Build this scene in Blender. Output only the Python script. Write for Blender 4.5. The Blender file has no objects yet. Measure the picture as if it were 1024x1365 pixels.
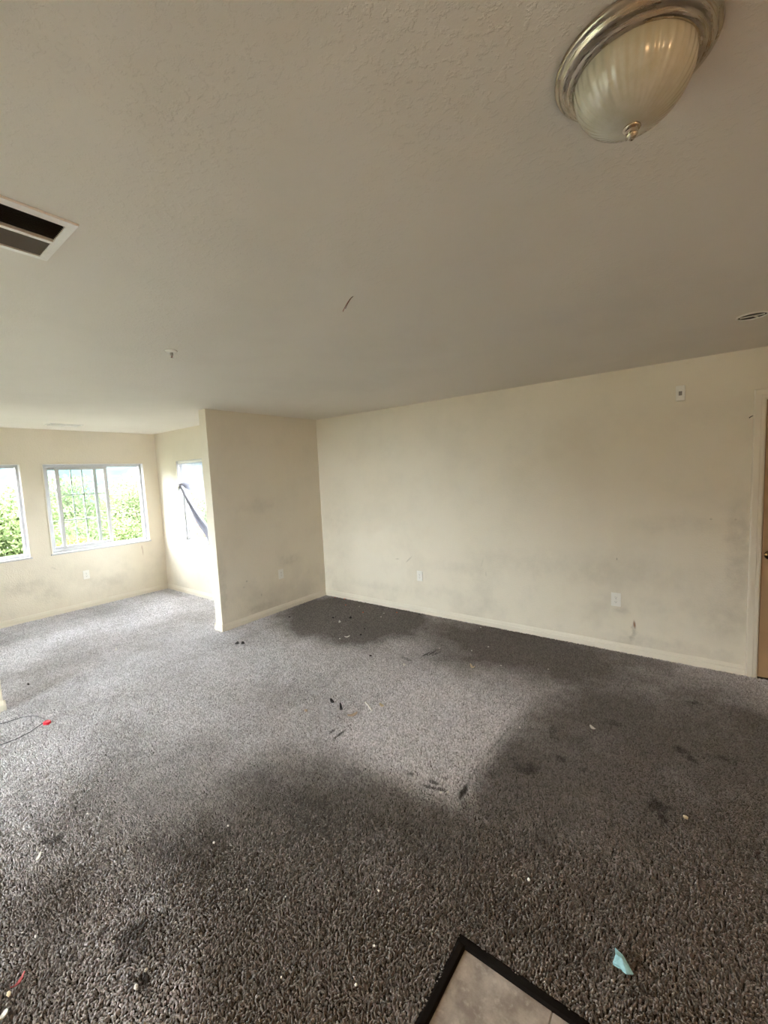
import bpy, bmesh, math, random
import numpy as np
from mathutils import Vector, Matrix, Euler

# ---------------------------------------------------------------- camera, sky, sun, exposure
scene = bpy.context.scene
COL = scene.collection
YAW, PITCH, ROLL, CAM_H, FOCAL = 0.6520008, -0.0901258, -0.0457389, 1.665879, 560.0947
_f = Vector((-math.sin(YAW) * math.cos(PITCH), math.cos(YAW) * math.cos(PITCH), math.sin(PITCH)))
_r = Vector((math.cos(YAW), math.sin(YAW), 0.0))
_u = _r.cross(_f)
_c, _s = math.cos(ROLL), math.sin(ROLL)
_R, _U = _c * _r + _s * _u, -_s * _r + _c * _u
cam_data = bpy.data.cameras.new('camera')
cam = bpy.data.objects.new('camera', cam_data)
COL.objects.link(cam)
cam_data.sensor_fit = 'VERTICAL'
cam_data.sensor_height = 36.0
cam_data.lens = FOCAL * 36.0 / 1365.0
cam_data.clip_start = 0.02
cam_data.clip_end = 2000.0
cam.matrix_world = Matrix(((_R.x, _U.x, -_f.x, 0), (_R.y, _U.y, -_f.y, 0), (_R.z, _U.z, -_f.z, CAM_H), (0, 0, 0, 1)))
scene.camera = cam

SKY_STRENGTH = 9.0
SUN_STRENGTH = 7.0
world = bpy.data.worlds.new('sky')
scene.world = world
world.use_nodes = True
_bg = world.node_tree.nodes['Background']
_bg.inputs['Color'].default_value = (0.94, 0.962, 1.0, 1)
_bg.inputs['Strength'].default_value = SKY_STRENGTH
sun_data = bpy.data.lights.new('sun', 'SUN')
sun_data.energy = SUN_STRENGTH
sun_data.angle = math.radians(2.0)
sun_data.color = (1.0, 0.96, 0.86)
sun = bpy.data.objects.new('sun', sun_data)
COL.objects.link(sun)
sun.rotation_euler = Vector((-0.75, 0.0, -0.66)).to_track_quat('-Z', 'Y').to_euler()
lamp_data = bpy.data.lights.new('kitchen_lamp', 'POINT')   # warm lamp burning in the tiled room behind the camera
lamp_data.energy = 8.0
lamp_data.color = (1.0, 0.60, 0.30)
lamp_data.shadow_soft_size = 0.12
lamp = bpy.data.objects.new('kitchen_lamp', lamp_data)
COL.objects.link(lamp)
lamp.location = (1.55, -0.45, 2.22)
scene.view_settings.view_transform = 'Standard'
scene.view_settings.look = 'None'
scene.view_settings.gamma = 1.0
scene.view_settings.use_curve_mapping = False
scene.view_settings.exposure = 1.80
try:
    scene.cycles.max_bounces = 14
    scene.cycles.diffuse_bounces = 10
    scene.cycles.transparent_max_bounces = 24
    scene.cycles.caustics_reflective = False
except Exception:
    pass

# ---------------------------------------------------------------- plan of the rooms (metres)
X1, X1B = -4.218, -4.347          # partition, room face and far face
Y1 = 4.0916                       # long wall
YP, YS = 2.484, 0.640             # ends of partition and of the stub wall opposite
X2, Y3 = -6.795, 3.123            # window wall and niche wall
XR, YR, YSUN = 2.40, -2.20, -1.44  # right end, rear, rear of the sunroom
H = 2.44
TX, TY = -0.634, 1.181            # corner of the tiled floor

rnd = random.Random(7)

# ---------------------------------------------------------------- node helpers
def new_mat(name):
    m = bpy.data.materials.new(name)
    m.use_nodes = True
    nt = m.node_tree
    b = nt.nodes['Principled BSDF']
    return m, nt, b

def plain(name, col, rough=0.5, metal=0.0, spec=0.5, noise=0.0, nscale=40.0):
    m, nt, b = new_mat(name)
    b.inputs['Base Color'].default_value = (*col, 1)
    b.inputs['Roughness'].default_value = rough
    b.inputs['Metallic'].default_value = metal
    b.inputs['Specular IOR Level'].default_value = spec
    if noise > 0:
        g = nt.nodes.new('ShaderNodeNewGeometry')
        n = nt.nodes.new('ShaderNodeTexNoise')
        n.inputs['Scale'].default_value = nscale
        n.inputs['Detail'].default_value = 5
        nt.links.new(g.outputs['Position'], n.inputs['Vector'])
        mx = nt.nodes.new('ShaderNodeMix'); mx.data_type = 'RGBA'
        mx.inputs[6].default_value = (*[c * (1 - noise) for c in col], 1)
        mx.inputs[7].default_value = (*[min(1, c * (1 + noise)) for c in col], 1)
        nt.links.new(n.outputs['Fac'], mx.inputs[0])
        nt.links.new(mx.outputs[2], b.inputs['Base Color'])
    return m

class Nodes:
    def __init__(self, nt):
        self.nt = nt
    def n(self, kind, **kw):
        x = self.nt.nodes.new(kind)
        for k, v in kw.items():
            setattr(x, k, v)
        return x
    def put(self, sock, v):
        if hasattr(v, 'is_output'):
            self.nt.links.new(v, sock)
        else:
            sock.default_value = v
    def math(self, op, a, b=0.0, clamp=False):
        x = self.n('ShaderNodeMath', operation=op); x.use_clamp = clamp
        self.put(x.inputs[0], a); self.put(x.inputs[1], b)
        return x.outputs[0]
    def vmath(self, op, a, b=(0, 0, 0)):
        x = self.n('ShaderNodeVectorMath', operation=op)
        self.put(x.inputs[0], a); self.put(x.inputs[1], b)
        return x.outputs[0]
    def noise(self, vec, scale, detail=4.0, rough=0.55, col=False):
        x = self.n('ShaderNodeTexNoise')
        self.put(x.inputs['Vector'], vec)
        x.inputs['Scale'].default_value = scale
        x.inputs['Detail'].default_value = detail
        x.inputs['Roughness'].default_value = rough
        return x.outputs['Color' if col else 'Fac']
    def ramp(self, v, a, b, lo=0.0, hi=1.0):
        x = self.n('ShaderNodeMapRange'); x.interpolation_type = 'SMOOTHSTEP'
        self.put(x.inputs['Value'], v)
        x.inputs['From Min'].default_value = a; x.inputs['From Max'].default_value = b
        x.inputs['To Min'].default_value = lo; x.inputs['To Max'].default_value = hi
        return x.outputs['Result']
    def mix(self, f, a, b, blend='MIX'):
        x = self.n('ShaderNodeMix', data_type='RGBA', blend_type=blend)
        self.put(x.inputs[0], f)
        for i, v in ((6, a), (7, b)):
            self.put(x.inputs[i], (*v, 1) if isinstance(v, tuple) and len(v) == 3 else v)
        return x.outputs[2]

def spot_group():
    """A soft-edged spot for stains and painted shade: 1 inside an ellipse turned about an axis, 0 outside."""
    g = bpy.data.node_groups.new('soft_spot', 'ShaderNodeTree')
    for nm, ty in (('P', 'NodeSocketVector'), ('Centre', 'NodeSocketVector'), ('Inverse', 'NodeSocketVector'),
                   ('Turn', 'NodeSocketVector'), ('Inner', 'NodeSocketFloat')):
        g.interface.new_socket(nm, in_out='INPUT', socket_type=ty)
    g.interface.new_socket('Mask', in_out='OUTPUT', socket_type='NodeSocketFloat')
    q = Nodes(g)
    i = q.n('NodeGroupInput'); o = q.n('NodeGroupOutput')
    d = q.vmath('SUBTRACT', i.outputs['P'], i.outputs['Centre'])
    r = q.n('ShaderNodeVectorRotate', rotation_type='EULER_XYZ')
    q.put(r.inputs['Vector'], d); q.put(r.inputs['Rotation'], i.outputs['Turn'])
    m = q.vmath('MULTIPLY', r.outputs[0], i.outputs['Inverse'])
    l = q.n('ShaderNodeVectorMath', operation='LENGTH'); q.put(l.inputs[0], m)
    mr = q.n('ShaderNodeMapRange'); mr.interpolation_type = 'SMOOTHSTEP'
    q.put(mr.inputs['Value'], l.outputs['Value'])
    q.put(mr.inputs['From Min'], i.outputs['Inner'])
    mr.inputs['From Max'].default_value = 1.0
    mr.inputs['To Min'].default_value = 1.0; mr.inputs['To Max'].default_value = 0.0
    q.put(o.inputs['Mask'], mr.outputs['Result'])
    return g
SPOT = spot_group()

def spot(q, P, c, rad, turn=(0, 0, 0), inner=0.0, k=1.0):
    x = q.n('ShaderNodeGroup'); x.node_tree = SPOT
    q.put(x.inputs['P'], P)
    x.inputs['Centre'].default_value = c
    x.inputs['Inverse'].default_value = tuple(1.0 / r for r in rad)
    x.inputs['Turn'].default_value = turn
    x.inputs['Inner'].default_value = inner
    return q.math('MULTIPLY', x.outputs['Mask'], k) if k != 1.0 else x.outputs['Mask']

def union(q, masks):
    out = masks[0]
    for m in masks[1:]:
        out = q.math('MAXIMUM', out, m)
    return out

# ---------------------------------------------------------------- materials
WALL_COL = (0.775, 0.715, 0.605)

def wall_material(name, stains=(), smudge=0.22, rust=()):
    m, nt, b = new_mat(name)
    q = Nodes(nt)
    P = q.n('ShaderNodeNewGeometry').outputs['Position']
    wob = q.vmath('MULTIPLY', q.vmath('SUBTRACT', q.noise(P, 9.0, 4, 0.6, True), (0.5, 0.5, 0.5)), (0.16, 0.16, 0.16))
    PW = q.vmath('ADD', P, wob)
    sep = q.n('ShaderNodeSeparateXYZ'); q.put(sep.inputs[0], P)
    low = q.ramp(sep.outputs['Z'], 0.95, 0.25)
    grime = q.math('MULTIPLY', q.ramp(q.noise(P, 2.1, 6, 0.62), 0.42, 0.72), q.math('MULTIPLY_ADD', low, 0.75))
    nt.nodes[-1].inputs[2].default_value = 0.18
    grime = q.math('MULTIPLY', grime, smudge)
    col = q.mix(grime, WALL_COL, (0.36, 0.325, 0.265))
    if stains:
        mk = union(q, [spot(q, PW if (len(s) < 6) else P, s[0], s[1], s[2], s[3], s[4]) for s in stains])
        mk = q.math('MULTIPLY', mk, q.math('MULTIPLY', q.ramp(q.noise(P, 14.0, 5, 0.65), 0.1, 0.75), 0.75))
        col = q.mix(mk, col, (0.17, 0.15, 0.115))
    if rust:
        mk = union(q, [spot(q, P, s[0], s[1], s[2], s[3], s[4]) for s in rust])
        col = q.mix(mk, col, (0.24, 0.095, 0.03))
    q.put(b.inputs['Base Color'], col)
    b.inputs['Roughness'].default_value = 0.62
    b.inputs['Specular IOR Level'].default_value = 0.3
    h = q.math('ADD', q.ramp(q.noise(P, 75.0, 3, 0.5), 0.4, 0.7), q.math('MULTIPLY', q.noise(P, 240.0, 2), 0.35))
    bp = q.n('ShaderNodeBump'); bp.inputs['Strength'].default_value = 0.22; bp.inputs['Distance'].default_value = 0.003
    q.put(bp.inputs['Height'], h); q.put(b.inputs['Normal'], bp.outputs[0])
    return m

def ceiling_material():
    m, nt, b = new_mat('ceiling_paint')
    q = Nodes(nt)
    P = q.n('ShaderNodeNewGeometry').outputs['Position']
    patch = q.ramp(q.noise(P, 1.3, 4, 0.6), 0.42, 0.66)
    col = q.mix(patch, (0.79, 0.75, 0.685), (0.76, 0.72, 0.655))
    q.put(b.inputs['Base Color'], col)
    b.inputs['Roughness'].default_value = 0.75
    b.inputs['Specular IOR Level'].default_value = 0.25
    knock = q.ramp(q.noise(q.vmath('MULTIPLY', P, (1, 1, 0)), 46.0, 5, 0.62), 0.5, 0.62)
    fine = q.noise(P, 160.0, 3)
    h = q.math('ADD', q.math('MULTIPLY', knock, q.math('MULTIPLY_ADD', patch, 0.7)), q.math('MULTIPLY', fine, 0.45))
    bp = q.n('ShaderNodeBump'); bp.inputs['Strength'].default_value = 0.28; bp.inputs['Distance'].default_value = 0.003
    q.put(bp.inputs['Height'], h); q.put(b.inputs['Normal'], bp.outputs[0])
    return m

def carpet_material():
    m, nt, b = new_mat('carpet_yarn')
    q = Nodes(nt)
    P = q.n('ShaderNodeNewGeometry').outputs['Position']
    P2 = q.vmath('MULTIPLY', P, (1, 1, 0))
    wob = q.vmath('MULTIPLY', q.vmath('SUBTRACT', q.noise(P2, 3.2, 5, 0.62, True), (0.5, 0.5, 0.5)), (0.55, 0.55, 0))
    PW = q.vmath('ADD', P2, wob)
    wob2 = q.vmath('MULTIPLY', q.vmath('SUBTRACT', q.noise(P2, 22.0, 4, 0.65, True), (0.5, 0.5, 0.5)), (0.10, 0.10, 0))
    PS = q.vmath('ADD', P2, wob2)
    wob3 = q.vmath('MULTIPLY', q.vmath('SUBTRACT', q.noise(P2, 30.0, 3, 0.6, True), (0.5, 0.5, 0.5)), (0.025, 0.025, 0))
    PL = q.vmath('ADD', P2, wob3)
    F = (0, 0, 0)
    # trodden, soiled ground from the tiles inward, with partition shade painted in the corner
    traffic_and_shade = union(q, [
        spot(q, PW, (-0.85, 1.10, 0), (1.75, 0.98, 9), F, 0.45, 1.0),
        spot(q, PW, (-2.1, 0.75, 0), (1.1, 0.9, 9), F, 0.1, 0.62),
        spot(q, PW, (-0.05, 2.3, 0), (1.30, 1.9, 9), F, 0.5, 1.0),
        spot(q, PW, (-1.3, 3.70, 0), (1.9, 1.0, 9), F, 0.15, 1.1),  # band before the long wall, soiling and corner shade in one colour
        spot(q, PW, (-3.3, 3.60, 0), (1.3, 1.0, 9), F, 0.55, 1.1),  # shade behind the partition, put into the carpet colour
        spot(q, PW, (-1.9, 0.1, 0), (0.9, 0.7, 9), F, 0.3, 0.80),
        spot(q, PW, (-6.3, 1.2, 0), (0.6, 2.6, 9), F, 0.2, 0.40),
    ])
    soil = q.math('MULTIPLY', q.ramp(q.noise(P2, 1.7, 6, 0.62), 0.36, 0.70), 0.30)
    soil = q.math('ADD', soil, 0.13)
    dirt_and_shade = q.math('ADD', q.math('MULTIPLY', traffic_and_shade, 0.80), soil, True)
    # the cleaner oblong where furniture stood
    clean = spot(q, PL, (-1.405, 2.26, 0), (0.46, 0.53, 9), F, 0.86, 0.0001)
    sx = q.n('ShaderNodeSeparateXYZ'); q.put(sx.inputs[0], PL)
    bx = q.math('MULTIPLY', q.ramp(sx.outputs['X'], -1.98, -1.80), q.ramp(sx.outputs['X'], -0.88, -1.04))
    by = q.math('MULTIPLY', q.ramp(sx.outputs['Y'], 1.62, 1.86), q.ramp(sx.outputs['Y'], 3.05, 2.55))
    clean = q.math('MULTIPLY', q.math('MULTIPLY', bx, by), 0.97)
    dirt_and_shade = q.math('MULTIPLY', dirt_and_shade, q.math('SUBTRACT', 1.0, clean))
    col = q.mix(dirt_and_shade, (0.74, 0.72, 0.755), (0.196, 0.178, 0.168))
    at = q.n('ShaderNodeAttribute', attribute_name='tint')
    tint = q.math('MULTIPLY_ADD', at.outputs['Fac'], 0.75)
    nt.nodes[-1].inputs[2].default_value = 0.62
    val = q.n('ShaderNodeCombineXYZ')
    for k in range(3):
        q.put(val.inputs[k], tint)
    col = q.mix(1.0, col, val.outputs[0], 'MULTIPLY')
    dark = [  # spilt and burnt spots: x, y, rx, ry, turn, strength
        (-0.755, 2.185, 0.085, 0.06, 0.6, 0.85), (-0.82, 2.23, 0.04, 0.02, 0.8, 0.7), (-0.735, 2.6, 0.02, 0.06, 0.3, 0.8), (-0.7, 2.53, 0.035, 0.02, 0, 0.85),
        (-0.62, 2.373, 0.035, 0.02, 0.4, 0.85), (-0.145, 2.268, 0.07, 0.05, 0.6, 0.9), (-0.116, 2.2, 0.04, 0.055, 0.6, 0.85), (-0.055, 2.785, 0.1, 0.035, -0.9, 0.9),
        (-0.441, 2.895, 0.06, 0.03, 0, 0.7), (-0.398, 2.589, 0.045, 0.02, 0, 0.85), (-0.505, 2.339, 0.035, 0.016, 0.4, 0.95), (-0.025, 3.435, 0.06, 0.025, 0.2, 0.85),
        (0.102, 2.85, 0.08, 0.03, 0.3, 0.6), (-2.434, 0.476, 0.055, 0.03, 0.6, 0.85), (-1.66, 0.535, 0.09, 0.06, 1, 0.8), (-1.6, 0.49, 0.1, 0.05, 0.8, 0.75),
        (-1.475, 0.465, 0.055, 0.04, 0.7, 1), (-1.76, 0.449, 0.04, 0.015, 0.7, 0.85), (-0.373, 1.38, 0.12, 0.08, 0.2, 0.4125), (-1.84, 0.8, 0.25, 0.16, 0.3, 0.385),
        (-1.5, 1.29, 0.28, 0.16, 0.2, 0.385), (-1.99, 1.24, 0.22, 0.12, 0.5, 0.275), (-0.125, 1.385, 0.05, 0.03, 0.6, 0.7), (-0.2, 1.72, 0.15, 0.06, 0, 0.275),
        (-0.6, 1.35, 0.22, 0.1, 0.3, 0.33), (-1.28, 1.79, 0.03, 0.02, 0, 0.7), (-1, 1.45, 0.3, 0.14, 0.4, 0.275), (-0.9, 2.05, 0.16, 0.05, 0.9, 0.275),
        (-2.35, 1.55, 0.18, 0.1, 0.5, 0.1925), (-0.55, 1.75, 0.12, 0.07, 0.9, 0.275), (0.2, 2.2, 0.16, 0.09, 0.2, 0.275), (-3.75, 3.2, 0.05, 0.02, 0.5, 0.6)]
    dk = union(q, [spot(q, PS, (x, y, 0), (rx * 1.25, ry * 1.25, 9), (0, 0, -t), 0.25, k) for x, y, rx, ry, t, k in dark])
    dk = q.math('MULTIPLY', dk, q.ramp(q.noise(P2, 16.0, 5, 0.7), 0.28, 0.62))
    lines = [  # drag marks, and crushed creases with groove shade painted dark: two ends, half width
        ((-1.841, 1.75), (-1.843, 1.91), .010, .95), ((-1.905, 1.775), (-1.905, 1.885), .008, .7), ((-2.004, 3.06), (-1.985, 3.24), .011, .8),
        ((-1.975, 3.08), (-1.955, 3.31), .011, .85), ((-1.948, 3.11), (-1.9, 3.29), .010, .7), ((-1.08, 1.815), (-1.17, 1.80), .010, .8),
        ((-1.0, 1.80), (-1.19, 1.745), .010, .85), ((-1.06, 1.87), (-1.12, 1.86), .008, .7), ((-0.956, 1.755), (-0.972, 1.915), .016, 1.0),
        ((-0.975, 1.90), (-0.985, 2.10), .007, .5), ((-0.985, 2.1), (-0.955, 2.68), .006, .4), ((-2.0, 2.97), (-2.2, 2.98), .02, .45)]
    ls = []
    for (x0, y0), (x1, y1), w, k in lines:
        L = math.hypot(x1 - x0, y1 - y0) / 2
        ls.append(spot(q, PL, ((x0 + x1) / 2, (y0 + y1) / 2, 0), (L * 1.1, w * 1.5, 9), (0, 0, -math.atan2(y1 - y0, x1 - x0)), 0.3, k))
    dk = q.math('MAXIMUM', dk, union(q, ls))
    col = q.mix(q.math('MULTIPLY', dk, 0.93), col, (0.012, 0.010, 0.011))
    q.put(b.inputs['Base Color'], col)
    b.inputs['Roughness'].default_value = 0.9
    b.inputs['Specular IOR Level'].default_value = 0.12
    b.inputs['Sheen Weight'].default_value = 0.25
    b.inputs['Sheen Roughness'].default_value = 0.5
    return m

M = {}
M['wall_long'] = wall_material('wall_paint_long', stains=[
    ((-0.85, Y1, 0.72), (1.5, .5, .22), (0, 0, 0), .2, 0.17), ((0.22, Y1, 0.95), (.11, .5, .62), (0, 0, 0), .15, 0.33),
    ((0.15, Y1, 0.42), (.30, .5, .30), (0, 0, 0), .1, 0.24), ((-0.2, Y1, 1.15), (.55, .5, .12), (0, 0, 0), .1, 0.18),
    ((-0.46, Y1, 0.20), (.035, .5, .12), (0, 0, 0), .1, 0.75), ((-0.55, Y1, 0.38), (.10, .5, .06), (0, 0.8, 0), .1, 0.27),
    ((-2.78, Y1, 0.64), (.085, .5, .014), (0, 0.73, 0), .1, 0.85, 1), ((-2.95, Y1, 0.63), (.05, .5, .012), (0, 0.1, 0), .1, 0.60, 1),
    ((-1.809, Y1, 0.569), (.008, .5, .035), (0, 0, 0), .3, 0.95, 1), ((-0.59, Y1, 0.835), (.007, .5, .018), (0, 0, 0), .3, 0.95, 1),
    ((0.052, Y1, 1.203), (.012, .5, .010), (0, 0, 0), .3, 1.00, 1), ((0.199, Y1, 1.205), (.012, .5, .012), (0, 0, 0), .3, 0.70, 1),
    ((-3.3, Y1, 0.25), (.6, .5, .08), (0, 0, 0), .1, 0.18), ((-2.1, Y1, 0.60), (.7, .5, .10), (0, 0, 0), .1, 0.15),
    ((-1.85, Y1, 0.68), (.012, .5, .12), (0, -.3, 0), .1, 0.24, 1), ((-3.9, Y1, 1.1), (.5, .5, .7), (0, 0, 0), .1, 0.12),
    ((-0.25, Y1, 0.12), (.8, .5, .10), (0, 0, 0), .1, 0.27)],
    rust=[((-0.453, Y1, 0.27), (.014, .5, .05), (0, 0.1, 0), .2, .85)])
M['wall_partition'] = wall_material('wall_paint_partition', stains=[
    ((X1, 2.831, 0.494), (.5, .014, .014), (0, 0, 0), .2, .85, 1), ((X1, 2.785, 0.434), (.5, .022, .012), (0, 0, 0), .2, .5, 1),
    ((X1, 3.02, 0.283), (.5, .012, .02), (0, 0, 0), .2, .7, 1), ((X1, 3.0, 0.12), (.5, .5, .10), (0, 0, 0), .1, .35),
    ((X1, 3.5, 0.62), (.5, .30, .10), (0, 0, 0), .1, .3), ((X1, 2.53, 0.5), (.5, .06, .5), (0, 0, 0), .1, .25),
    ((X1, 3.1, 1.35), (.5, .5, .12), (0, 0, 0), .1, .18)], smudge=0.2)
M['wall_window'] = wall_material('wall_paint_window', stains=[
    ((X2, 1.685, 0.614), (.5, .06, .025), (0, 0, 0), .1, .5), ((X2, 1.35, 0.45), (.5, .35, .16), (0, 0, 0), .1, .33),
    ((X2, 2.3, 0.33), (.5, .4, .12), (0, 0, 0), .1, .22), ((X2, 1.62, 0.28), (.5, .25, .14), (0, 0, 0), .1, .25)],
    smudge=0.20, rust=[((X2, 2.797, 0.66), (.5, .008, .09), (0, 0, 0), .2, .5), ((X2, 2.79, 0.72), (.5, .014, .05), (0, 0, 0), .2, .35)])
M['wall_plain'] = wall_material('wall_paint_plain')
M['ceiling'] = ceiling_material()
M['carpet'] = carpet_material()
M['trim'] = plain('trim_paint', (0.765, 0.71, 0.605), 0.42, noise=0.05, nscale=6)
M['vinyl'] = plain('white_vinyl', (0.56, 0.56, 0.58), 0.35)
M['white_metal'] = plain('white_enamel', (0.90, 0.89, 0.86), 0.4, noise=0.06, nscale=60)
M['plate'] = plain('white_plastic', (0.83, 0.81, 0.76), 0.35)
M['slot'] = plain('dark_slot', (0.03, 0.028, 0.025), 0.6)
M['grey_plastic'] = plain('grey_plastic', (0.22, 0.20, 0.17), 0.4)
M['blind'] = plain('blind_vinyl', (0.42, 0.42, 0.48), 0.5)
M['duct'] = plain('dark_duct', (0.025, 0.023, 0.022), 0.7)
M['louvre_grey'] = plain('grey_louvre', (0.26, 0.255, 0.24), 0.55)
M['louvre_shaded'] = plain('shaded_louvre', (0.05, 0.045, 0.04), 0.6)  # darker copy of the louvre colour, paints the bank seen in shade
M['strip'] = plain('black_gap_shadow', (0.008, 0.006, 0.005), 0.9, 0.0, 0.15, noise=0.3, nscale=90)  # near-black tone is the shadow in the carpet-edge recess
M['subfloor'] = plain('subfloor', (0.06, 0.055, 0.05), 0.9)
M['grout'] = plain('grout', (0.30, 0.27, 0.23), 0.9, noise=0.2, nscale=80)
M['door'] = plain('tan_wood_door', (0.40, 0.26, 0.14), 0.45, noise=0.12, nscale=5)
M['brass'] = plain('aged_brass', (0.22, 0.13, 0.055), 0.25, 1.0)
M['steel'] = plain('brushed_steel', (0.55, 0.53, 0.50), 0.35, 1.0)
M['exterior'] = plain('exterior_siding', (0.55, 0.52, 0.47), 0.8)
M['bark'] = plain('bark', (0.10, 0.07, 0.05), 0.9, noise=0.3, nscale=8)
M['grass'] = plain('grass', (0.075, 0.085, 0.05), 0.95, noise=0.35, nscale=0.4)
M['hill'] = plain('wooded_hill_haze_tint', (0.031, 0.047, 0.052), 1.0, spec=0.0, noise=0.55, nscale=0.11)  # distance haze mixed into the hill's base colour
M['brick'] = plain('red_brick', (0.12, 0.045, 0.030), 0.85, noise=0.25, nscale=9)
M['mortar'] = plain('mortar', (0.15, 0.138, 0.125), 0.9)
M['white_bit'] = plain('white_crumb', (0.82, 0.80, 0.76), 0.6)
M['cream_bit'] = plain('cream_crumb', (0.72, 0.62, 0.42), 0.6)
M['tan_bit'] = plain('tan_crumb', (0.55, 0.43, 0.32), 0.6)
M['orange_bit'] = plain('orange_crumb', (0.65, 0.13, 0.03), 0.5)
M['black_bit'] = plain('black_crumb', (0.012, 0.011, 0.012), 0.6)
M['red'] = plain('red_plastic', (0.72, 0.02, 0.04), 0.35)
M['red_dark'] = plain('red_scrap', (0.35, 0.05, 0.05), 0.6)
M['cord'] = plain('grey_cord', (0.05, 0.05, 0.06), 0.5)
M['wire_red'] = plain('red_wire', (0.30, 0.05, 0.03), 0.5)
M['wire_black'] = plain('black_wire', (0.06, 0.05, 0.04), 0.5)
M['blue'] = plain('pale_blue_plastic', (0.33, 0.62, 0.70), 0.4, noise=0.25, nscale=120)

def glass_material():
    m = bpy.data.materials.new('window_glass'); m.use_nodes = True
    nt = m.node_tree; nt.nodes.clear(); q = Nodes(nt)
    o = q.n('ShaderNodeOutputMaterial'); mx = q.n('ShaderNodeMixShader')
    t = q.n('ShaderNodeBsdfTransparent'); t.inputs[0].default_value = (0.955, 0.985, 0.975, 1)
    g = q.n('ShaderNodeBsdfGlossy'); g.inputs['Roughness'].default_value = 0.02
    mx.inputs[0].default_value = 0.06
    nt.links.new(t.outputs[0], mx.inputs[1]); nt.links.new(g.outputs[0], mx.inputs[2]); nt.links.new(mx.outputs[0], o.inputs[0])
    return m
M['glass'] = glass_material()

def slat_material():
    m, nt, b = new_mat('thin_blind_slat')
    b.inputs['Base Color'].default_value = (0.50, 0.495, 0.56, 1)
    b.inputs['Roughness'].default_value = 0.5
    q = Nodes(nt)
    tr = q.n('ShaderNodeBsdfTranslucent'); tr.inputs[0].default_value = (0.36, 0.36, 0.42, 1)
    mx = q.n('ShaderNodeMixShader'); mx.inputs[0].default_value = 0.35
    out = [x for x in nt.nodes if x.type == 'OUTPUT_MATERIAL'][0]
    nt.links.new(b.outputs[0], mx.inputs[1]); nt.links.new(tr.outputs[0], mx.inputs[2]); nt.links.new(mx.outputs[0], out.inputs[0])
    return m
M['slat'] = slat_material()

def shade_material():
    m, nt, b = new_mat('frosted_ribbed_glass')
    q = Nodes(nt)
    P = q.n('ShaderNodeTexCoord').outputs['Object']
    n = q.noise(P, 14.0, 4, 0.6)
    col = q.mix(q.ramp(n, 0.35, 0.7), (0.72, 0.68, 0.53), (0.84, 0.82, 0.72))
    q.put(b.inputs['Base Color'], col)
    b.inputs['Roughness'].default_value = 0.22
    b.inputs['Transmission Weight'].default_value = 0.35
    b.inputs['Coat Weight'].default_value = 0.6
    b.inputs['Coat Roughness'].default_value = 0.12
    return m
M['shade'] = shade_material()

def nickel_material():
    m, nt, b = new_mat('brushed_nickel')
    q = Nodes(nt)
    P = q.n('ShaderNodeTexCoord').outputs['Object']
    n = q.noise(q.vmath('MULTIPLY', P, (3, 3, 60)), 6.0, 4, 0.6)
    q.put(b.inputs['Roughness'], q.ramp(n, 0.3, 0.7, 0.22, 0.36))
    b.inputs['Base Color'].default_value = (0.50, 0.44, 0.35, 1)
    b.inputs['Metallic'].default_value = 1.0
    return m
M['nickel'] = nickel_material()

def tile_material():
    m, nt, b = new_mat('mottled_stone_tile')
    q = Nodes(nt)
    P = q.n('ShaderNodeNewGeometry').outputs['Position']
    a = q.ramp(q.noise(P, 11.0, 6, 0.65), 0.35, 0.68)
    c = q.ramp(q.noise(q.vmath('ADD', P, (3, 1, 0)), 34.0, 5, 0.6), 0.52, 0.7)
    col = q.mix(a, (0.30, 0.255, 0.225), (0.52, 0.465, 0.42))
    col = q.mix(q.math('MULTIPLY', c, 0.5), col, (0.66, 0.61, 0.56))
    q.put(b.inputs['Base Color'], col)
    b.inputs['Roughness'].default_value = 0.42
    bp = q.n('ShaderNodeBump'); bp.inputs['Strength'].default_value = 0.15; bp.inputs['Distance'].default_value = 0.002
    q.put(bp.inputs['Height'], a); q.put(b.inputs['Normal'], bp.outputs[0])
    return m
M['tile'] = tile_material()

def leaf_material(name, a, c):
    m, nt, b = new_mat(name)
    q = Nodes(nt)
    P = q.n('ShaderNodeNewGeometry').outputs['Position']
    col = q.mix(q.ramp(q.noise(P, 1.1, 5, 0.65), 0.35, 0.68), a, c)
    q.put(b.inputs['Base Color'], col)
    b.inputs['Roughness'].default_value = 0.65
    b.inputs['Specular IOR Level'].default_value = 0.25
    tr = q.n('ShaderNodeBsdfTranslucent'); q.put(tr.inputs[0], col)
    mx = q.n('ShaderNodeMixShader'); mx.inputs[0].default_value = 0.35
    out = [x for x in nt.nodes if x.type == 'OUTPUT_MATERIAL'][0]
    nt.links.new(b.outputs[0], mx.inputs[1]); nt.links.new(tr.outputs[0], mx.inputs[2]); nt.links.new(mx.outputs[0], out.inputs[0])
    return m
M['leaf_green'] = leaf_material('leaves_green', (0.065, 0.10, 0.035), (0.12, 0.155, 0.06))
M['leaf_yellow'] = leaf_material('leaves_yellow_green', (0.095, 0.12, 0.02), (0.17, 0.18, 0.04))
M['leaf_pale'] = leaf_material('leaves_pale_green', (0.08, 0.112, 0.05), (0.13, 0.16, 0.075))

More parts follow.
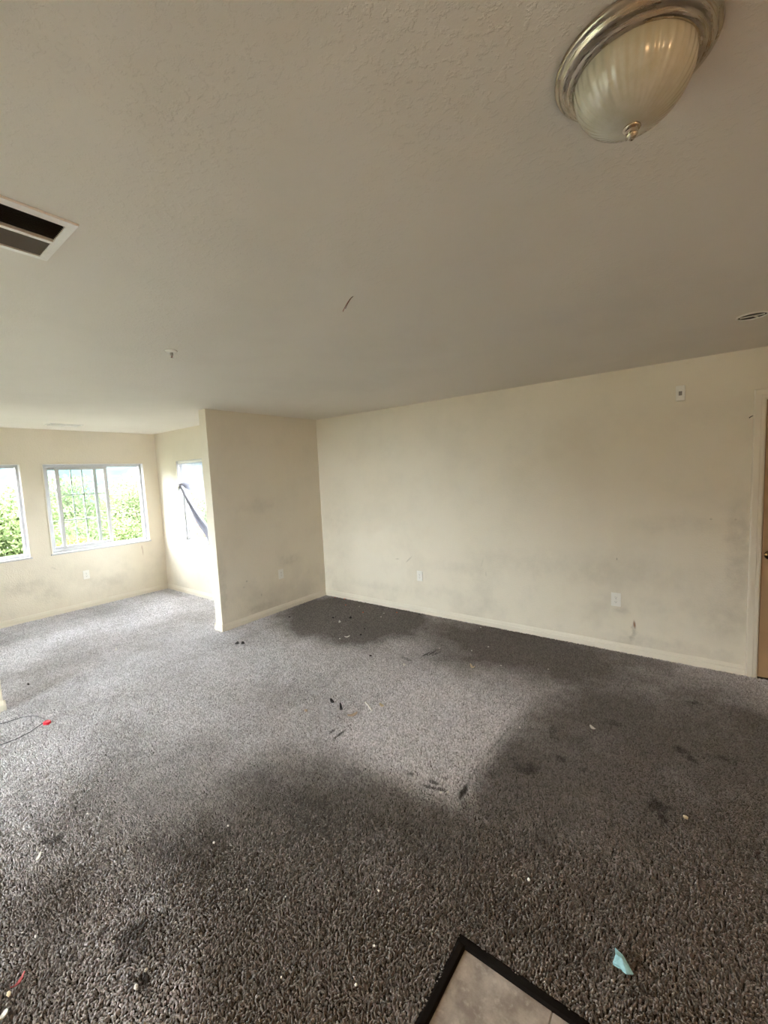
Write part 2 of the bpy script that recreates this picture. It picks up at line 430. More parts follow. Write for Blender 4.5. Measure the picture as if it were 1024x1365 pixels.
# ---------------------------------------------------------------- mesh helpers
def box(bm, x0, x1, y0, y1, z0, z1):
    v = [bm.verts.new(p) for p in ((x0, y0, z0), (x1, y0, z0), (x1, y1, z0), (x0, y1, z0), (x0, y0, z1), (x1, y0, z1), (x1, y1, z1), (x0, y1, z1))]
    for f in ((3, 2, 1, 0), (4, 5, 6, 7), (0, 1, 5, 4), (1, 2, 6, 5), (2, 3, 7, 6), (3, 0, 4, 7)):
        bm.faces.new([v[i] for i in f])
    return v

def lathe(bm, prof, n=48, cx=0, cy=0, flute=None):
    rings = []
    for j, (r, z) in enumerate(prof):
        if r < 1e-6:
            rings.append([bm.verts.new((cx, cy, z))]); continue
        ring = []
        for i in range(n):
            a = 2 * math.pi * i / n
            rr = r * (1 + (flute(a, j) if flute else 0))
            ring.append(bm.verts.new((cx + rr * math.cos(a), cy + rr * math.sin(a), z)))
        rings.append(ring)
    for A, B in zip(rings, rings[1:]):
        for i in range(n):
            k = (i + 1) % n
            if len(A) == 1 and len(B) == 1: continue
            if len(A) == 1: bm.faces.new((A[0], B[k], B[i]))
            elif len(B) == 1: bm.faces.new((A[i], A[k], B[0]))
            else: bm.faces.new((A[i], A[k], B[k], B[i]))

def tube(bm, pts, r, n=8, cap=True):
    pts = [Vector(p) for p in pts]
    rings = []
    for i, p in enumerate(pts):
        t = (pts[min(i + 1, len(pts) - 1)] - pts[max(i - 1, 0)]).normalized()
        a = t.orthogonal().normalized() if abs(t.z) > .95 else t.cross(Vector((0, 0, 1))).normalized()
        b = t.cross(a)
        rr = r[i] if isinstance(r, (list, tuple)) else r
        rings.append([bm.verts.new(p + rr * (math.cos(2 * math.pi * k / n) * a + math.sin(2 * math.pi * k / n) * b)) for k in range(n)])
    for A, B in zip(rings, rings[1:]):
        for k in range(n):
            bm.faces.new((A[k], A[(k + 1) % n], B[(k + 1) % n], B[k]))
    if cap:
        bm.faces.new(rings[0][::-1]); bm.faces.new(rings[-1])

def sweep(bm, prof, p0, p1, out):
    """Extrude a moulding profile (depth, height) from p0 to p1; depth grows along `out`."""
    p0, p1, out = Vector(p0), Vector(p1), Vector(out)
    A = [bm.verts.new(p0 + out * d + Vector((0, 0, h))) for d, h in prof]
    B = [bm.verts.new(p1 + out * d + Vector((0, 0, h))) for d, h in prof]
    for i in range(len(prof) - 1):
        bm.faces.new((A[i], B[i], B[i + 1], A[i + 1]))
    bm.faces.new(A[::-1]); bm.faces.new(B)
    bm.faces.new((A[-1], B[-1], B[0], A[0]))

def finish(name, bm, mat, parent=None, bevel=0.0, smooth=False, seg=2):
    if bevel > 0:
        bmesh.ops.bevel(bm, geom=list(bm.edges), offset=bevel, segments=seg, affect='EDGES', profile=0.6, clamp_overlap=True)
    bmesh.ops.recalc_face_normals(bm, faces=list(bm.faces))
    me = bpy.data.meshes.new(name)
    bm.to_mesh(me); bm.free()
    me.materials.append(mat)
    if smooth:
        for p in me.polygons: p.use_smooth = True
    o = bpy.data.objects.new(name, me)
    COL.objects.link(o)
    if parent is not None: o.parent = parent
    return o

def boxes(name, lst, mat, parent=None, bevel=0.0):
    bm = bmesh.new()
    for b in lst: box(bm, *b)
    return finish(name, bm, mat, parent, bevel)

def tag(o, label, cat, group=None, kind=None):
    o['label'] = label; o['category'] = cat
    if group: o['group'] = group
    if kind: o['kind'] = kind
    return o

def thing(name, label, cat, loc=(0, 0, 0), rotz=0.0, group=None):
    o = bpy.data.objects.new(name, None); COL.objects.link(o)
    o.empty_display_size = 0.05
    o.location = loc; o.rotation_euler = (0, 0, rotz)
    return tag(o, label, cat, group)

def structure(o):
    o['kind'] = 'structure'; return o

def wall_x(name, y0, y1, x0, x1, holes, mat):
    """A wall along x between y0 and y1 with rectangular holes (xa, xb, za, zb)."""
    L = []; x = x0
    for xa, xb, za, zb in sorted(holes):
        L.append((x, xa, y0, y1, -.02, H + .02))
        if za > 0: L.append((xa, xb, y0, y1, -.02, za))
        L.append((xa, xb, y0, y1, zb, H + .02)); x = xb
    L.append((x, x1, y0, y1, -.02, H + .02))
    return structure(boxes(name, L, mat))

def wall_y(name, x0, x1, y0, y1, holes, mat):
    L = []; y = y0
    for ya, yb, za, zb in sorted(holes):
        L.append((x0, x1, y, ya, -.02, H + .02))
        if za > 0: L.append((x0, x1, ya, yb, -.02, za))
        L.append((x0, x1, ya, yb, zb, H + .02)); y = yb
    L.append((x0, x1, y, y1, -.02, H + .02))
    return structure(boxes(name, L, mat))

# ---------------------------------------------------------------- room shell
WT = 0.16
W_Z0, W_Z1 = 0.815, 1.992
W1Y, W2Y, W3X = (0.238, 1.463), (1.690, 2.915), (-6.190, -5.470)
W5X, PDX = (-5.880, -5.420), (-4.100, -2.450)  # openings of the two added, unseen windows
DX0, DX1, DZ = 0.350, 1.170, 2.078
wall_y('wall_window', X2 - WT, X2, YSUN - WT, Y3 + WT, [(*W1Y, W_Z0, W_Z1), (*W2Y, W_Z0, W_Z1)], M['wall_window'])
wall_x('wall_niche', Y3, Y3 + WT, X2, X1B, [(*W3X, W_Z0, W_Z1)], M['wall_window'])
wall_x('wall_long', Y1, Y1 + WT, X1B, XR + WT, [(DX0 - .012, DX1 + .012, 0, DZ + .012)], M['wall_long'])
wall_y('wall_partition', X1B, X1, YP, Y1, [], M['wall_partition'])
wall_y('wall_stub', X1B, X1, YR, YS, [], M['wall_plain'])
wall_x('wall_sunroom_rear', YSUN - WT, YSUN, X2, X1B, [(*W5X, W_Z0, W_Z1)], M['wall_plain'])
wall_x('wall_rear', YR - WT, YR, X1B, XR + WT, [(*PDX, 0, 2.05)], M['wall_plain'])
wall_y('wall_right', XR, XR + WT, YR, Y1, [], M['wall_plain'])
VY0, VY1, VX0, VX1 = 0.150, 0.507, -1.772, -1.496
bm = bmesh.new()
box(bm, X2 - WT, X1B, YSUN - WT, Y3 + WT, H, H + .12)
box(bm, X1B, VX0, YR - WT, Y1 + WT, H, H + .12)
box(bm, VX1, XR + WT, YR - WT, Y1 + WT, H, H + .12)
box(bm, VX0, VX1, YR - WT, VY0, H, H + .12)
box(bm, VX0, VX1, VY1, Y1 + WT, H, H + .12)
box(bm, VX0 - .05, VX1 + .05, VY0 - .05, VY1 + .05, H + .12, H + .20)
structure(finish('ceiling', bm, M['ceiling']))
floor = structure(boxes('floor', [(X2 - WT, XR + WT, YR - WT, Y1 + WT, -.16, -.012)], M['subfloor']))

# tiles: each tile its own piece, grout between
TS, GR = 0.2965, 0.0045
gr = boxes('grout_bed', [(TX, XR, YR, TY, -.012, -.0035)], M['grout'], floor)
bm = bmesh.new(); box(bm, 0, TS - GR, -(TS - GR), 0, -.010, 0.0)
tile_mesh = None
for j in range(6):
    for i in range(6):
        if tile_mesh is None:
            t = finish('tile', bm, M['tile'], floor, bevel=0.0018); tile_mesh = t.data
        else:
            t = bpy.data.objects.new('tile', tile_mesh); COL.objects.link(t); t.parent = floor
        t.location = (TX + i * TS, TY - j * TS, rnd.uniform(-.0006, .0004))
plate = boxes('tile_field', [(TX + 6 * TS, XR, YR, TY, -.011, 0), (TX, TX + 6 * TS, YR, TY - 6 * TS, -.011, 0)], M['tile'], floor)
# black strip painted for the shadowed gap between carpet and tile
bm = bmesh.new()
pr = [(0, -.011), (0, .004), (.006, .009), (.024, .010), (.034, .005), (.036, -.011)]
sweep(bm, pr, (TX, TY + .004, 0), (TX, YR, 0), (-1, 0, 0))
finish('gap_shadow_strip', bm, M['strip'], floor)
bm = bmesh.new()
sweep(bm, pr, (TX - .034, TY, 0), (XR, TY, 0), (0, 1, 0))
finish('gap_shadow_strip', bm, M['strip'], floor)

# ---------------------------------------------------------------- baseboards
BP = [(0, 0), (.013, 0), (.014, .003), (.014, .048), (.0125, .053), (.009, .056), (.0095, .060), (.007, .070), (.004, .078), (.002, .083), (0, .084)]
def baseboard(name, segs, mat=None):
    bm = bmesh.new()
    for p0, p1, out in segs: sweep(bm, BP, (*p0, 0), (*p1, 0), (*out, 0))
    return structure(finish(name, bm, mat or M['trim']))
baseboard('baseboard_long', [((X1, Y1), (DX0 - .070, Y1), (0, -1))])
baseboard('baseboard_partition', [((X1, Y1), (X1, YP - .0132), (1, 0)), ((X1 + .0132, YP), (X1B - .0132, YP), (0, -1)), ((X1B, YP - .0132), (X1B, Y3), (-1, 0))])
baseboard('baseboard_window', [((X2, YSUN), (X2, Y3), (1, 0))])
baseboard('baseboard_niche', [((X2, Y3), (X1B, Y3), (0, -1))])
baseboard('baseboard_stub', [((X1, YR), (X1, YS + .0132), (1, 0)), ((X1 + .0132, YS), (X1B - .0132, YS), (0, 1)), ((X1B, YS + .0132), (X1B, YSUN), (-1, 0))])
baseboard('baseboard_rear', [((X1, YR), (XR, YR), (0, 1))])
baseboard('baseboard_right', [((XR, YR), (XR, Y1), (-1, 0)), ((DX1 + .070, Y1), (XR, Y1), (0, -1))])

# ---------------------------------------------------------------- windows
def make_window(name, loc, rotz, w, h, slider=True, shift=0.15):
    root = structure(bpy.data.objects.new(name, None)); COL.objects.link(root)
    root.location = loc; root.rotation_euler = (0, 0, rotz)
    c, d = .013, .007
    boxes('casing', [(-c, 0.002, -d, .004, 0, h), (w - .002, w + c, -d, .004, 0, h), (-c, w + c, -d, .004, h - .002, h + c)], M['trim'], root, .0015)
    boxes('sill', [(-c - .004, w + c + .004, -.014, .07, -.018, .004)], M['vinyl'], root, .003)
    boxes('jamb', [(0, .005, .0, .075, 0, h), (w - .005, w, .0, .075, 0, h), (0, w, .0, .075, h - .005, h)], M['vinyl'], root)
    f = .034
    y0, y1 = .068, .142
    fr = boxes('frame', [(0, f, y0, y1, 0, h), (w - f, w, y0, y1, 0, h), (f, w - f, y0, y1, 0, f), (f, w - f, y0, y1, h - f, h)], M['vinyl'], root, .003)
    boxes('track', [(f, w - f, .082, .086, f, f + .010), (f, w - f, .106, .110, f, f + .010), (f, w - f, .106, .110, h - f - .010, h - f)], M['vinyl'], fr)
    if not slider:
        boxes('pane', [(f, w - f, .104, .108, f, h - f)], M['glass'], root)
        boxes('glazing_bead', [(f, f + .014, .092, .104, f, h - f), (w - f - .014, w - f, .092, .104, f, h - f), (f, w - f, .092, .104, f, f + .014), (f, w - f, .092, .104, h - f - .014, h - f)], M['vinyl'], root, .002)
        return root
    def sash(nm, x0, x1, ya, yb, handle):
        s = .044 if handle else .040
        z0, z1 = f + .006, h - f - .004
        sh = boxes(nm, [(x0, x0 + s, ya, yb, z0, z1), (x1 - s, x1, ya, yb, z0, z1), (x0 + s, x1 - s, ya, yb, z0, z0 + .036), (x0 + s, x1 - s, ya, yb, z1 - .036, z1)], M['vinyl'], root, .003)
        ym = (ya + yb) / 2
        boxes('pane', [(x0 + s, x1 - s, ym - .002, ym + .002, z0 + .036, z1 - .036)], M['glass'], sh)
        xm, zz = (x0 + x1) / 2, (z1 - z0 - .072) / 3
        boxes('muntin', [(xm - .007, xm + .007, ym + .003, ym + .011, z0 + .036, z1 - .036)], M['vinyl'], sh)
        for k in (1, 2):
            z = z0 + .036 + k * zz
            boxes('muntin', [(x0 + s, x1 - s, ym + .003, ym + .010, z - .007, z + .007)], M['vinyl'], sh)
        if handle:
            boxes('latch', [(x0 - .012, x0 + .016, ya - .010, ya + .004, z1 - .34, z1 - .28)], M['vinyl'], sh, .003)
    sash('fixed_sash', f, w / 2 + .022, .112, .136, False)
    sash('sliding_sash', shift, shift + .615, .084, .106, True)
    return root
make_window('window_1', (X2, W1Y[0], W_Z0), math.pi / 2, W1Y[1] - W1Y[0], W_Z1 - W_Z0, True, .08)
make_window('window_2', (X2, W2Y[0], W_Z0), math.pi / 2, W2Y[1] - W2Y[0], W_Z1 - W_Z0, True, .147)
make_window('added_window_4', (W5X[1], YSUN, W_Z0), math.pi, W5X[1] - W5X[0], W_Z1 - W_Z0, False)  # unseen window, added to bring more daylight into the sunroom
make_window('added_window_5', (PDX[1], YR, 0.012), math.pi, PDX[1] - PDX[0], 2.035, False)  # unseen tall window, added behind the camera to brighten the main room
make_window('window_3', (W3X[0], Y3, W_Z0), 0, W3X[1] - W3X[0], W_Z1 - W_Z0, False)

# mini blind hanging broken in the niche window
bl = thing('mini_blind', 'broken white mini blind hanging askew in the narrow niche window', 'blind', (W3X[0], Y3 + .034, W_Z0))
w3, h3 = W3X[1] - W3X[0], W_Z1 - W_Z0
hr = boxes('head_rail', [(.008, w3 - .008, -.020, .020, h3 - .034, h3 - .008)], M['plate'], bl, .003)
for bx0 in (.005, w3 - .022):
    boxes('bracket', [(bx0, bx0 + .017, -.024, .022, h3 - .038, h3 - .005)], M['steel'], hr, .002)
bm = bmesh.new()
NS = 54
for i in range(NS):
    even = h3 - .05 - i * .0212
    zl = max(even, .875 - .0014 * i)                     # left ends bunched where the cord jammed
    if i < 27: zr = even                                 # upper slats keep their spacing at the right
    else: zr = .20 - (i - 27) / 26 * .215                # the rest slid down into a bundle
    shut = 1.0 if i < 18 else .25
    sag = .035 * max(0, (zl - zr)) 
    wd = .0065 if shut > .5 else .0112
    n = 8; rows = []
    fold = max(0.0, zl - zr)
    for k in range(n + 1):
        u = k / n
        x = .018 + u * (w3 - .036)
        z = zl + (zr - zl) * u - sag * math.sin(math.pi * u) + .010 * fold * math.sin(5.1 * u + i * .55)
        yo = .012 * fold * math.sin(7.0 * u + i * .9)
        tl = (.0098 if shut > .5 else .0015) + .004 * fold * math.sin(i * 1.7)
        rows.append([bm.verts.new((x, -wd + yo, z - tl)), bm.verts.new((x, yo, z + .0016)), bm.verts.new((x, wd + yo, z + tl * .8))])
    for A, B in zip(rows, rows[1:]):
        bm.faces.new((A[0], B[0], B[1], A[1])); bm.faces.new((A[1], B[1], B[2], A[2]))
sl = finish('slats', bm, M['slat'], bl, smooth=True); sl['kind'] = 'stuff'
bm = bmesh.new(); pts = []
for k in range(9):
    u = k / 8
    pts.append((.010 + u * (w3 - .022), .004 * math.sin(9 * u), .80 + (-.02 - .80) * u - .06 * math.sin(math.pi * u) + .012 * math.sin(10 * u)))
tube(bm, pts, .010, 8)
finish('bottom_rail', bm, M['blind'], bl, smooth=True)
for xx in (.11, w3 - .11):
    bm = bmesh.new()
    u = (xx - .018) / (w3 - .036)
    tube(bm, [(xx, 0, h3 - .035), (xx + .003, -.004, (h3 + .8) / 2), (xx, 0, .79 + (-.02 - .79) * u)], .0011, 5)
    finish('ladder_cord', bm, M['blind'], bl)

# ---------------------------------------------------------------- door at the right end of the long wall
door = structure(bpy.data.objects.new('door_1', None)); COL.objects.link(door)
door.location = (DX0, Y1, 0)
DW = DX1 - DX0
boxes('door_light_block', [(-.05, DW + .05, .126, .158, -.012, DZ + .05)], M['slot'], door)  # unseen dark board, added to stop outside light under the door
boxes('door_jamb', [(-.012, 0, -.002, .125, 0, DZ), (DW, DW + .012, -.002, .125, 0, DZ), (-.012, DW + .012, -.002, .125, DZ - .004, DZ + .012),
                    (0, .010, .048, .075, 0, DZ), (DW - .010, DW, .048, .075, 0, DZ), (0, DW, .048, .075, DZ - .016, DZ - .004)], M['trim'], door)
CP = [(-.006, 0), (-.006, -.010), (-.010, -.0125), (-.026, -.013), (-.030, -.0165), (-.060, -.0180), (-.066, -.0165), (-.0685, -.012), (-.070, 0)]
def casing_piece(kind):
    bm = bmesh.new()
    A, B = [], []
    for px, py in CP:
        if kind == 'left':
            A.append(bm.verts.new((px, py, 0))); B.append(bm.verts.new((px, py, DZ - px)))
        elif kind == 'right':
            A.append(bm.verts.new((DW - px, py, 0))); B.append(bm.verts.new((DW - px, py, DZ - px)))
        else:
            A.append(bm.verts.new((px, py, DZ - px))); B.append(bm.verts.new((DW - px, py, DZ - px)))
    n = len(CP)
    for i in range(n):
        bm.faces.new((A[i], A[(i + 1) % n], B[(i + 1) % n], B[i]))
    bm.faces.new(A[::-1]); bm.faces.new(B)
    finish('door_casing', bm, M['trim'], door)
for k in ('left', 'right', 'head'): casing_piece(k)
bm = bmesh.new(); box(bm, .003, DW - .003, .006, .044, .014, DZ - .006)
slab = finish('door_panel', bm, M['door'], door, .002)
bm = bmesh.new()
lathe(bm, [(0, .0), (.030, 0), (.033, .003), (.032, .007), (.024, .011), (.012, .013), (.011, .040), (0, .041)], 28)
bmesh.ops.rotate(bm, cent=(0, 0, 0), matrix=Matrix.Rotation(math.pi / 2, 3, 'X'), verts=bm.verts)
bmesh.ops.translate(bm, vec=(.047, .006, .948), verts=bm.verts)
hd = finish('door_handle', bm, M['brass'], slab, smooth=True)
bm = bmesh.new()
tube(bm, [(.043, -.036, .948), (.065, -.040, .951), (.095, -.040, .950), (.125, -.036, .943), (.145, -.030, .938)], [.0095, .010, .009, .008, .006], 10)
o = finish('lever', bm, M['brass'], slab, smooth=True)

# ---------------------------------------------------------------- wall outlets, wall box, little hook
def make_outlet(label, loc, rotz):
    t = thing('wall_outlet', label, 'outlet', loc, rotz, 'wall outlets')
    boxes('faceplate', [(-.038, .038, -.0065, .0, -.0605, .0605)], M['plate'], t, .0025)
    for s in (-1, 1):
        bm = bmesh.new()
        ring = []
        for k in range(20):
            a = 2 * math.pi * k / 20
            ring.append((.0172 * math.cos(a), max(-.0125, min(.0125, .0172 * math.sin(a)))))
        A = [bm.verts.new((x, -.0062, z + s * .0195)) for x, z in ring]; B = [bm.verts.new((x, -.0088, z + s * .0195)) for x, z in ring]
        for k in range(20): bm.faces.new((A[k], A[(k + 1) % 20], B[(k + 1) % 20], B[k]))
        bm.faces.new(B)
        rc = finish('receptacle', bm, M['plate'], t)
        z = s * .0195
        boxes('slot', [(-.0075, -.0055, -.0091, -.0086, z - .001, z + .007), (.0055, .0075, -.0091, -.0086, z - .001, z + .006), (-.0025, .0025, -.0091, -.0086, z - .009, z - .0045)], M['slot'], rc)
    bm = bmesh.new(); lathe(bm, [(0, -.0085), (.0028, -.0080), (.0032, -.0062)], 12)
    bmesh.ops.rotate(bm, cent=(0, 0, 0), matrix=Matrix.Rotation(-math.pi / 2, 3, 'X'), verts=bm.verts)
    for v in bm.verts: v.co.y = -abs(v.co.y)
    finish('screw', bm, M['steel'], t)
make_outlet('white duplex outlet on the window wall below the middle window', (X2, 2.037, .465), math.pi / 2)
make_outlet('white duplex outlet on the shaded partition wall', (X1, 3.328, .473), math.pi / 2)
make_outlet('white duplex outlet on the long wall nearer the inside corner', (-2.635, Y1, .455), 0)
make_outlet('white duplex outlet on the long wall nearer the door', (-.595, Y1, .472), 0)

t = thing('wall_sensor', 'small white upright wall box with a grey square, high on the long wall', 'sensor', (-.155, Y1, 2.186))
boxes('case', [(-.030, .030, -.028, 0, -.058, .058)], M['plate'], t, .004)
boxes('grey_window', [(-.011, .011, -.0295, -.027, -.018, .014)], M['grey_plastic'], t, .001)
boxes('rim', [(-.018, .018, -.0288, -.0275, -.034, .030)], M['plate'], t, .0005)

bm = bmesh.new()
tube(bm, [(0, 0.002, 0), (0, -.012, .001), (.004, -.022, .004), (.012, -.026, .009), (.019, -.024, .012)], [.003, .003, .0032, .0028, .0016], 8)
o = finish('wall_hook', bm, M['slot'], None, smooth=True); o.location = (.258, Y1, 1.951)
tag(o, 'tiny dark bent hook in the wall beside the door casing', 'hook')

# ---------------------------------------------------------------- ceiling light
LX, LY, LR = -.124, 1.0165, .1394
t = thing('ceiling_light', 'flush ceiling light with brushed nickel pan and frosted ribbed glass bowl', 'lamp', (LX, LY, H))
bm = bmesh.new()
lathe(bm, [(0, 0), (LR - .004, 0), (LR, -.003), (LR, -.009), (LR - .003, -.0125), (LR - .008, -.013), (LR - .0085, -.016), (LR - .012, -.021), (LR - .020, -.0245),
           (LR - .0215, -.024), (LR - .024, -.0285), (LR - .031, -.032), (LR - .035, -.0315), (LR - .037, -.028), (LR - .05, -.026), (0, -.026)], 96)
finish('pan', bm, M['nickel'], t, smooth=True)
RG, HG = .1035, .0945
prof = []
for k in range(25):
    a = k / 24 * math.pi / 2
    prof.append((RG * math.cos(a) ** .92 if k < 24 else .006, -.0285 - HG * math.sin(a) ** 1.0))
bm = bmesh.new()
lathe(bm, prof, 240, flute=lambda a, j: .0075 * math.cos(40 * a + j * .02) * min(1, (24 - j) / 8) * min(1, j / 3 + .3))
finish('glass_bowl', bm, M['shade'], t, smooth=True)
bm = bmesh.new()
zb = -.0285 - HG
lathe(bm, [(.004, zb + .004), (.0150, zb + .001), (.0160, zb - .002), (.0130, zb - .005), (.006, zb - .007), (.0058, zb - .009), (.0105, zb - .0115), (.0108, zb - .0155), (.0060, zb - .019), (.0042, zb - .022), (0, zb - .024)], 24)
finish('finial', bm, M['nickel'], t, smooth=True)

# ---------------------------------------------------------------- ceiling vents
def make_vent(label, loc, rotz, w, l, nsl, dark):
    """w across the louvres, l along them; two banks that throw air opposite ways."""
    t = thing('ceiling_vent', label, 'vent', loc, rotz, 'ceiling vents')
    b = .026
    bm = bmesh.new()
    A = [(-w / 2, -l / 2), (w / 2, -l / 2), (w / 2, l / 2), (-w / 2, l / 2)]
    I = [(-w / 2 + b, -l / 2 + b), (w / 2 - b, -l / 2 + b), (w / 2 - b, l / 2 - b), (-w / 2 + b, l / 2 - b)]
    r0 = [bm.verts.new((x, y, 0)) for x, y in A]
    r1 = [bm.verts.new((x * .992, y * .992, -.006)) for x, y in A]
    r2 = [bm.verts.new((x, y, -.009)) for x, y in I]
    r3 = [bm.verts.new((x, y, .010)) for x, y in I]
    for P, Q in ((r0, r1), (r1, r2), (r2, r3)):
        for k in range(4): bm.faces.new((P[k], P[(k + 1) % 4], Q[(k + 1) % 4], Q[k]))
    finish('frame', bm, M['white_metal'], t)
    boxes('divider', [(-.008, .008, -l / 2 + b, l / 2 - b, -.010, .012)], M['white_metal'], t, .001)
    hw = w / 2 - b - .008
    me = {}
    for side in (-1, 1):
        for k in range(nsl):
            if side not in me:
                bm = bmesh.new(); lw = hw / nsl * .62
                tilt = .010
                v = [bm.verts.new(p) for p in ((-lw, -l / 2 + b, side * tilt), (lw, -l / 2 + b, -side * tilt), (lw, l / 2 - b, -side * tilt), (-lw, l / 2 - b, side * tilt))]
                v2 = [bm.verts.new((p.co.x + .0006, p.co.y, p.co.z + .001)) for p in v]
                bm.faces.new(v); bm.faces.new(v2[::-1])
                for q_ in range(4): bm.faces.new((v[q_], v[(q_ + 1) % 4], v2[(q_ + 1) % 4], v2[q_]))
                s = finish('louvre', bm, M['louvre_grey'] if side < 0 else M['louvre_shaded'], t); me[side] = s.data
            else:
                s = bpy.data.objects.new('louvre', me[side]); COL.objects.link(s); s.parent = t
            s.location = (side * (.008 + hw * (k + .5) / nsl), 0, .004)
    bm = bmesh.new()
    for dx in (-1, 1):
        box(bm, dx * (w / 2 - b) - .001, dx * (w / 2 - b) + .001, -l / 2 + b, l / 2 - b, .010, .10)
    for dy in (-1, 1):
        box(bm, -w / 2 + b, w / 2 - b, dy * (l / 2 - b) - .001, dy * (l / 2 - b) + .001, .010, .10)
    box(bm, -w / 2 + b, w / 2 - b, -l / 2 + b, l / 2 - b, .10, .104)
    finish('duct', bm, M['duct'], t)
    return t
make_vent('white framed ceiling vent with dark louvres, at the left edge', (-1.634, .3285, H), 0, .302, .390, 11, True)

t = thing('ceiling_vent', 'white ceiling vent far away near the window wall', 'vent', (-6.215, 1.805, H), 0, 'ceiling vents')
boxes('frame', [(-.10, .10, -.17, .17, -.006, 0)], M['white_metal'], t, .002)
for side in (-1, 1):
    for k in range(6):
        boxes('louvre', [(side * (.012 + k * .011), side * (.012 + k * .011) + .004, -.15, .15, -.013, -.004)], M['white_metal'], t)
boxes('slot_field', [(-.080, .080, -.152, -.004, -.0072, -.0058), (-.080, .080, .004, .152, -.0072, -.0058)], M['louvre_grey'], t)

# ---------------------------------------------------------------- sprinkler, wire, round fixture
t = thing('fire_sprinkler', 'small pendent fire sprinkler with white ring plate on the ceiling', 'sprinkler', (-2.494, 1.289, H))
bm = bmesh.new(); lathe(bm, [(0, 0), (.033, 0), (.0335, -.003), (.028, -.009), (.015, -.0115), (0, -.0115)], 36)
finish('escutcheon', bm, M['plate'], t, smooth=True)
bm = bmesh.new(); lathe(bm, [(0, -.010), (.0085, -.010), (.0085, -.026), (.0065, -.028), (0, -.028)], 16)
for s in (-1, 1):
    tube(bm, [(s * .006, 0, -.026), (s * .010, 0, -.034), (s * .004, 0, -.043)], .0022, 8)
finish('body', bm, M['steel'], t)
bm = bmesh.new(); tube(bm, [(0, 0, -.028), (0, 0, -.042)], .0018, 8)
finish('glass_bulb', bm, M['wire_red'], t)
bm = bmesh.new(); lathe(bm, [(0, -.042), (.004, -.043), (.0125, -.0445), (.0125, -.0458), (.003, -.0455), (0, -.048)], 24)
finish('deflector', bm, M['plate'], t)

t = thing('ceiling_wire', 'thin red and dark wire ends hanging from the ceiling', 'wire', (-1.227, 1.458, H))
def wire(nm, m, dx, dy, dl):
    bm = bmesh.new(); pts = []
    ex, ey, ez = -.040 + dx, -.028 + dy, -.060 + dl
    for k in range(9):
        u = k / 8
        pts.append((ex * u ** 1.3 * .9 + .1 * ex * u, ey * u, ez * (u ** 1.7) - .001))
    pts[0] = (0, 0, .001)
    tube(bm, pts, .0013, 6); finish(nm, bm, m, t)
wire('red_wire', M['wire_red'], 0, 0, 0)
wire('dark_wire', M['wire_black'], .012, .004, .010)

t = thing('smoke_detector_base', 'open round white detector base on the ceiling above the door', 'detector', (.197, 3.148, H))
bm = bmesh.new()
lathe(bm, [(.066, 0), (.071, -.001), (.0715, -.006), (.068, -.0085), (.0625, -.0085), (.0615, -.004), (.0615, -.001)], 48)
finish('ring', bm, M['plate'], t, smooth=False)
bm = bmesh.new(); lathe(bm, [(0, -.0015), (.0613, -.0015), (.0613, -.003), (0, -.003)], 36)
finish('hollow_shade_disc', bm, M['duct'], t)  # flat disc coloured dark to stand for the shaded recess
boxes('crossbar', [(-.052, .052, -.008, .006, -.0075, -.003)], M['plate'], t, .001)
bm = bmesh.new(); tube(bm, [(.0, -.012, -.006), (.012, -.022, -.016), (.022, -.034, -.024), (.018, -.044, -.026)], .003, 8)
finish('loose_lead', bm, M['plate'], t)
t2 = thing('junction_cover', 'shallow round cover plate on the ceiling at the right edge', 'cover plate', (.42, 3.19, H))
bm = bmesh.new(); lathe(bm, [(0, 0), (.148, 0), (.150, -.003), (.146, -.010), (.12, -.014), (0, -.015)], 56)
finish('plate', bm, M['ceiling'], t2, smooth=False)
bm = bmesh.new(); lathe(bm, [(0, -.013), (.005, -.015), (.004, -.018), (0, -.019)], 12)
finish('screw', bm, M['steel'], t2)

